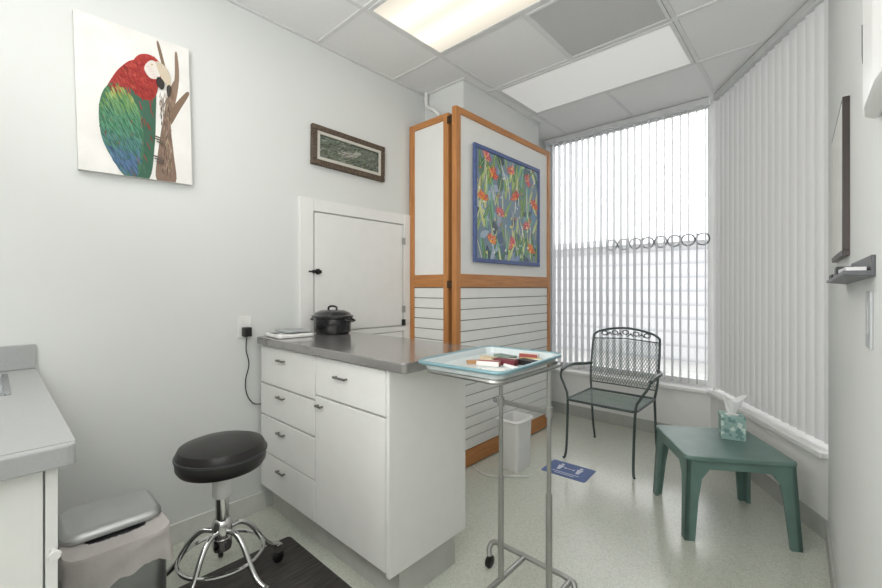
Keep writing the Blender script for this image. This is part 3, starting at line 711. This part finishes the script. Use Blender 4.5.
def diamond(s, u0, u1, v0, v1, pu, pv, fr, hw):
    sl = pv / pu
    for sg in (1, -1):
        c = v0 - (u1 - u0) * sl
        while c < v1 + (u1 - u0) * sl:
            pts = []
            for k in range(61):
                u = u0 + (u1 - u0) * k / 60; v = c + sl * (u - u0)
                if sg == -1: v = c + sl * (u1 - u)
                if v0 <= v <= v1: pts.append((u, v))
            if len(pts) > 1:
                a, b = pts[0], pts[-1]; n = 3
                P_ = [fr(a[0] + (b[0] - a[0]) * q / n, a[1] + (b[1] - a[1]) * q / n) for q in range(n + 1)]
                s.tube(P_, hw, 4)
            c += pv
s = MB(); diamond(s, -.235, .235, -.225, .215, .022, .030, lambda u, v: (u, v, .42 - .012 * (1 - (u / .24) ** 2)), .0022)
fin('seat', s, M['meshs'], t)
b = fin('backrest', MB().tube(spl([(-.235, .215, .42), (-.25, backy(.55), .55), (-.25, backy(.80), .80), (-.235, backy(.86), .86), (-.15, backy(.895), .895), (0, backy(.915), .915), (.15, backy(.895), .895), (.235, backy(.86), .86), (.25, backy(.8), .8), (.25, backy(.55), .55), (.235, .215, .42)]), rt, 8)
    .tube([(-.245, backy(.82), .82), (0, backy(.835), .835), (.245, backy(.82), .82)], .005, 8).tube([(-.243, backy(.48), .48), (.243, backy(.48), .48)], .005, 8), I, t, smooth=True)
s = MB(); diamond(s, -.243, .243, .485, .822, .020, .036, lambda u, v: (u, backy(v), v), .0024)
fin('back_mesh', s, M['mesh'], b)
s = MB()
for cx in (-.16, -.08, 0, .08, .16):
    z0 = .862 + .02 * (1 - abs(cx) / .2)
    s.tube([(cx + .022 * math.cos(i * PI / 6), backy(z0), z0 + .016 * math.sin(i * PI / 6)) for i in range(12)], .005, 6, True)
for cx in (-.12, -.04, .04, .12): s.tube([(cx - .022, backy(.85), .85), (cx, backy(.873), .873), (cx + .022, backy(.85), .85)], [.003, .009, .003], 6)
fin('scroll_ornament', s, I, b, smooth=True)

# ------------------------------------------------------------ green side table
rt_ = math.atan2(.527, .85)
t = thing('side_table', 'teal green plastic side table below the closed blind', 'table', (1.888, 1.785, 0), (0, 0, rt_))
G = M['green']
fin('tabletop', MB().rrect(-.245, .245, -.24, .24, .388, .41, .035, 6), G, t, bevel=.006)
s = MB()
for (a0, a1, b0, b1) in ((-.175, .175, -.225, -.207), (-.175, .175, .207, .225)): s.hexa([(a0, b0, .345), (a1, b0, .345), (a1, b1, .345), (a0, b1, .345)], [(a0 - .02, b0, .388), (a1 + .02, b0, .388), (a1 + .02, b1, .388), (a0 - .02, b1, .388)])
for (a0, a1, b0, b1) in ((-.235, -.217, -.165, .165), (.217, .235, -.165, .165)): s.hexa([(a0, b0, .345), (a1, b0, .345), (a1, b1, .345), (a0, b1, .345)], [(a0, b0 - .02, .388), (a1, b0 - .02, .388), (a1, b1 + .02, .388), (a0, b1 + .02, .388)])
fin('apron', s, G, t, bevel=.003)
for sx in (-1, 1):
    for sy in (-1, 1):
        s = MB()
        def q(x, y, z): return (sx * x, sy * y, z)
        for ax in (0, 1):
            prof = [(.046, 0.), (.056, .20), (.068, .30), (.10, .345), (.12, .388)]
            for (w0, z0), (w1, z1) in zip(prof, prof[1:]):
                def P4(w_, z):
                    X = .234 + .018 * (1 - z / .388); Y = .226 + .018 * (1 - z / .388); th = .018
                    if ax == 0: return [q(X - w_, Y - th, z), q(X, Y - th, z), q(X, Y, z), q(X - w_, Y, z)]
                    return [q(X - th, Y - w_, z), q(X, Y - w_, z), q(X, Y, z), q(X - th, Y, z)]
                s.hexa(P4(w0, z0), P4(w1, z1))
        fin('leg', s, G, t)
bx_, by_ = 1.931, 1.915
t = thing('tissue_box', 'square teal patterned tissue box on the green side table', 'tissue box', (bx_, by_, .4105), (0, 0, R(15)))
fin('carton', B(-.056, .056, -.056, .056, 0, .125), M['tbox'], t, bevel=.002)
fin('opening', MB().lathe([(.032, .1252), (.032, .1262)], seg=20, sx=1, sy=.6), M['white'], t)
random.seed(8)
s = MB(); rows = []
for j in range(7):
    k = j / 6; row = []
    for i in range(18):
        a = 2 * PI * i / 18; r_ = (.014 + .034 * k) * (1 + .30 * math.sin(a * 3 + k) + .15 * random.random())
        row.append(s.bm.verts.new((r_ * math.cos(a) + .006 * k, r_ * .55 * math.sin(a), .127 + .085 * k + (.016 * math.sin(a * 2 + 1) + .01 * random.random()) * k)))
    rows.append(row)
for a, b in zip(rows, rows[1:]):
    for i in range(18): s.bm.faces.new((a[i], a[(i + 1) % 18], b[(i + 1) % 18], b[i]))
o = fin('tissue', s, M['tissue'], None, smooth=True, keep=True, label='white tissue sticking up out of the tissue box', cat='tissue')
o.rotation_euler = (0, 0, R(15)); o.data.transform(Matrix.Translation((0, 0, -.127))); o.location = (bx_, by_, .4105 + .127)

# ------------------------------------------------------------ right wall things
ra = R(-88.29)
def rwt(name, label, cat, Y, z):
    x, y = rwp(1.898 - Y); return thing(name, label, cat, (x, y, z), (0, 0, ra))
t = rwt('framed_notice', 'dark wood framed picture on the right wall, seen edge on', 'picture', 1.05, 1.325)
f = MB(); a0, a1, h0, e = -.26, .22, .46, .016
f.box(a0, a1, -.016, -.0, 0, e).box(a0, a1, -.016, -.0, h0 - e, h0).box(a0, a0 + e, -.016, -.0, e, h0 - e).box(a1 - e, a1, -.016, -.0, e, h0 - e)
fin('frame', f, M['darkwood'], t, bevel=.001)
fin('print', B(a0 + e, a1 - e, -.0166, -.004, e, h0 - e), mat('paper', 'E0E1DE', .9, spec=0.), t)
t = rwt('wall_holder', 'small grey and black holder with papers on the right wall under the edge-on picture', 'holder', .62, 1.245)
s = MB(); s.hexa([(-.30, -.046, 0), (.30, -.046, .012), (.30, 0, .008), (-.30, 0, -.004)], [(-.30, -.046, .007), (.30, -.046, .020), (.30, 0, .020), (-.30, 0, .007)])
s.box(-.10, .30, -.006, 0, .018, .050)
fin('shelf', s, M['darkgrey'], t, bevel=.001)
fin('clip', MB().box(-.28, -.16, -.042, -.010, .0095, .024), M['black'], t, bevel=.003)
fin('clip', MB().box(-.02, .05, -.042, -.010, .016, .038), M['black'], t, bevel=.003)
fin('paper_stack', MB().box(.07, .27, -.040, -.010, .0205, .028), M['ltgrey'], t)
fin('paper_stack', MB().box(-.14, -.04, -.038, -.008, .0135, .022), M['greyp'], t)
t = rwt('light_switch', 'light switch plate on the right wall', 'switch', .39, 1.105)
fin('plate', B(-.036, .036, -.005, 0, 0, .118), M['switchp'], t, bevel=.002)
fin('rocker', B(-.014, .014, -.0065, -.005, .030, .088), M['switchp'], t, bevel=.001)
t = rwt('towel_dispenser', 'rounded white dispenser high on the right wall at the picture edge', 'dispenser', .12, 1.54)
fin('housing', MB().prism([(-.14, 0), (-.14, -.012), (-.12, -.024), (-.06, -.030), (.06, -.030), (.12, -.024), (.14, -.012), (.14, 0)], 0, .46), M['white'], t, bevel=.006)
fin('seam', B(-.141, .141, -.013, -.0, .20, .204), M['ltgrey'], t)
fin('window', MB().prism([(-.12, -.020), (-.12, -.0255), (-.07, -.0305), (-.07, -.024)], .10, .15), M['darkgrey'], t)

# ------------------------------------------------------------ added fill light, unseen behind the camera, brightens the room
ld = bpy.data.lights.new('added_fill_light', 'AREA'); ld.shape = 'RECTANGLE'; ld.size = 1.2; ld.size_y = 1.2; ld.energy = 50; ld.color = (1, .995, .985)
lo = bpy.data.objects.new('added_fill_light', ld); C.objects.link(lo); lo.location = (1.75, -1.6, 1.65); lo.rotation_euler = (R(132), 0, R(-26))

# ------------------------------------------------------------ camera + world
cam = bpy.data.cameras.new('camera'); co = bpy.data.objects.new('camera', cam); C.objects.link(co)
co.location = CAM; co.rotation_euler = (R(90), 0, R(42.5))
cam.sensor_width = 36; cam.lens = 36 * 412 / 882; cam.shift_y = -6 / 882; cam.clip_start = .02
bpy.context.scene.camera = co
wd = bpy.data.worlds.new('world'); bpy.context.scene.world = wd; wd.use_nodes = True
nt = wd.node_tree; bg = nt.nodes['Background']; bg.inputs['Color'].default_value = (.985, .99, 1, 1); bg.inputs['Strength'].default_value = 3.8
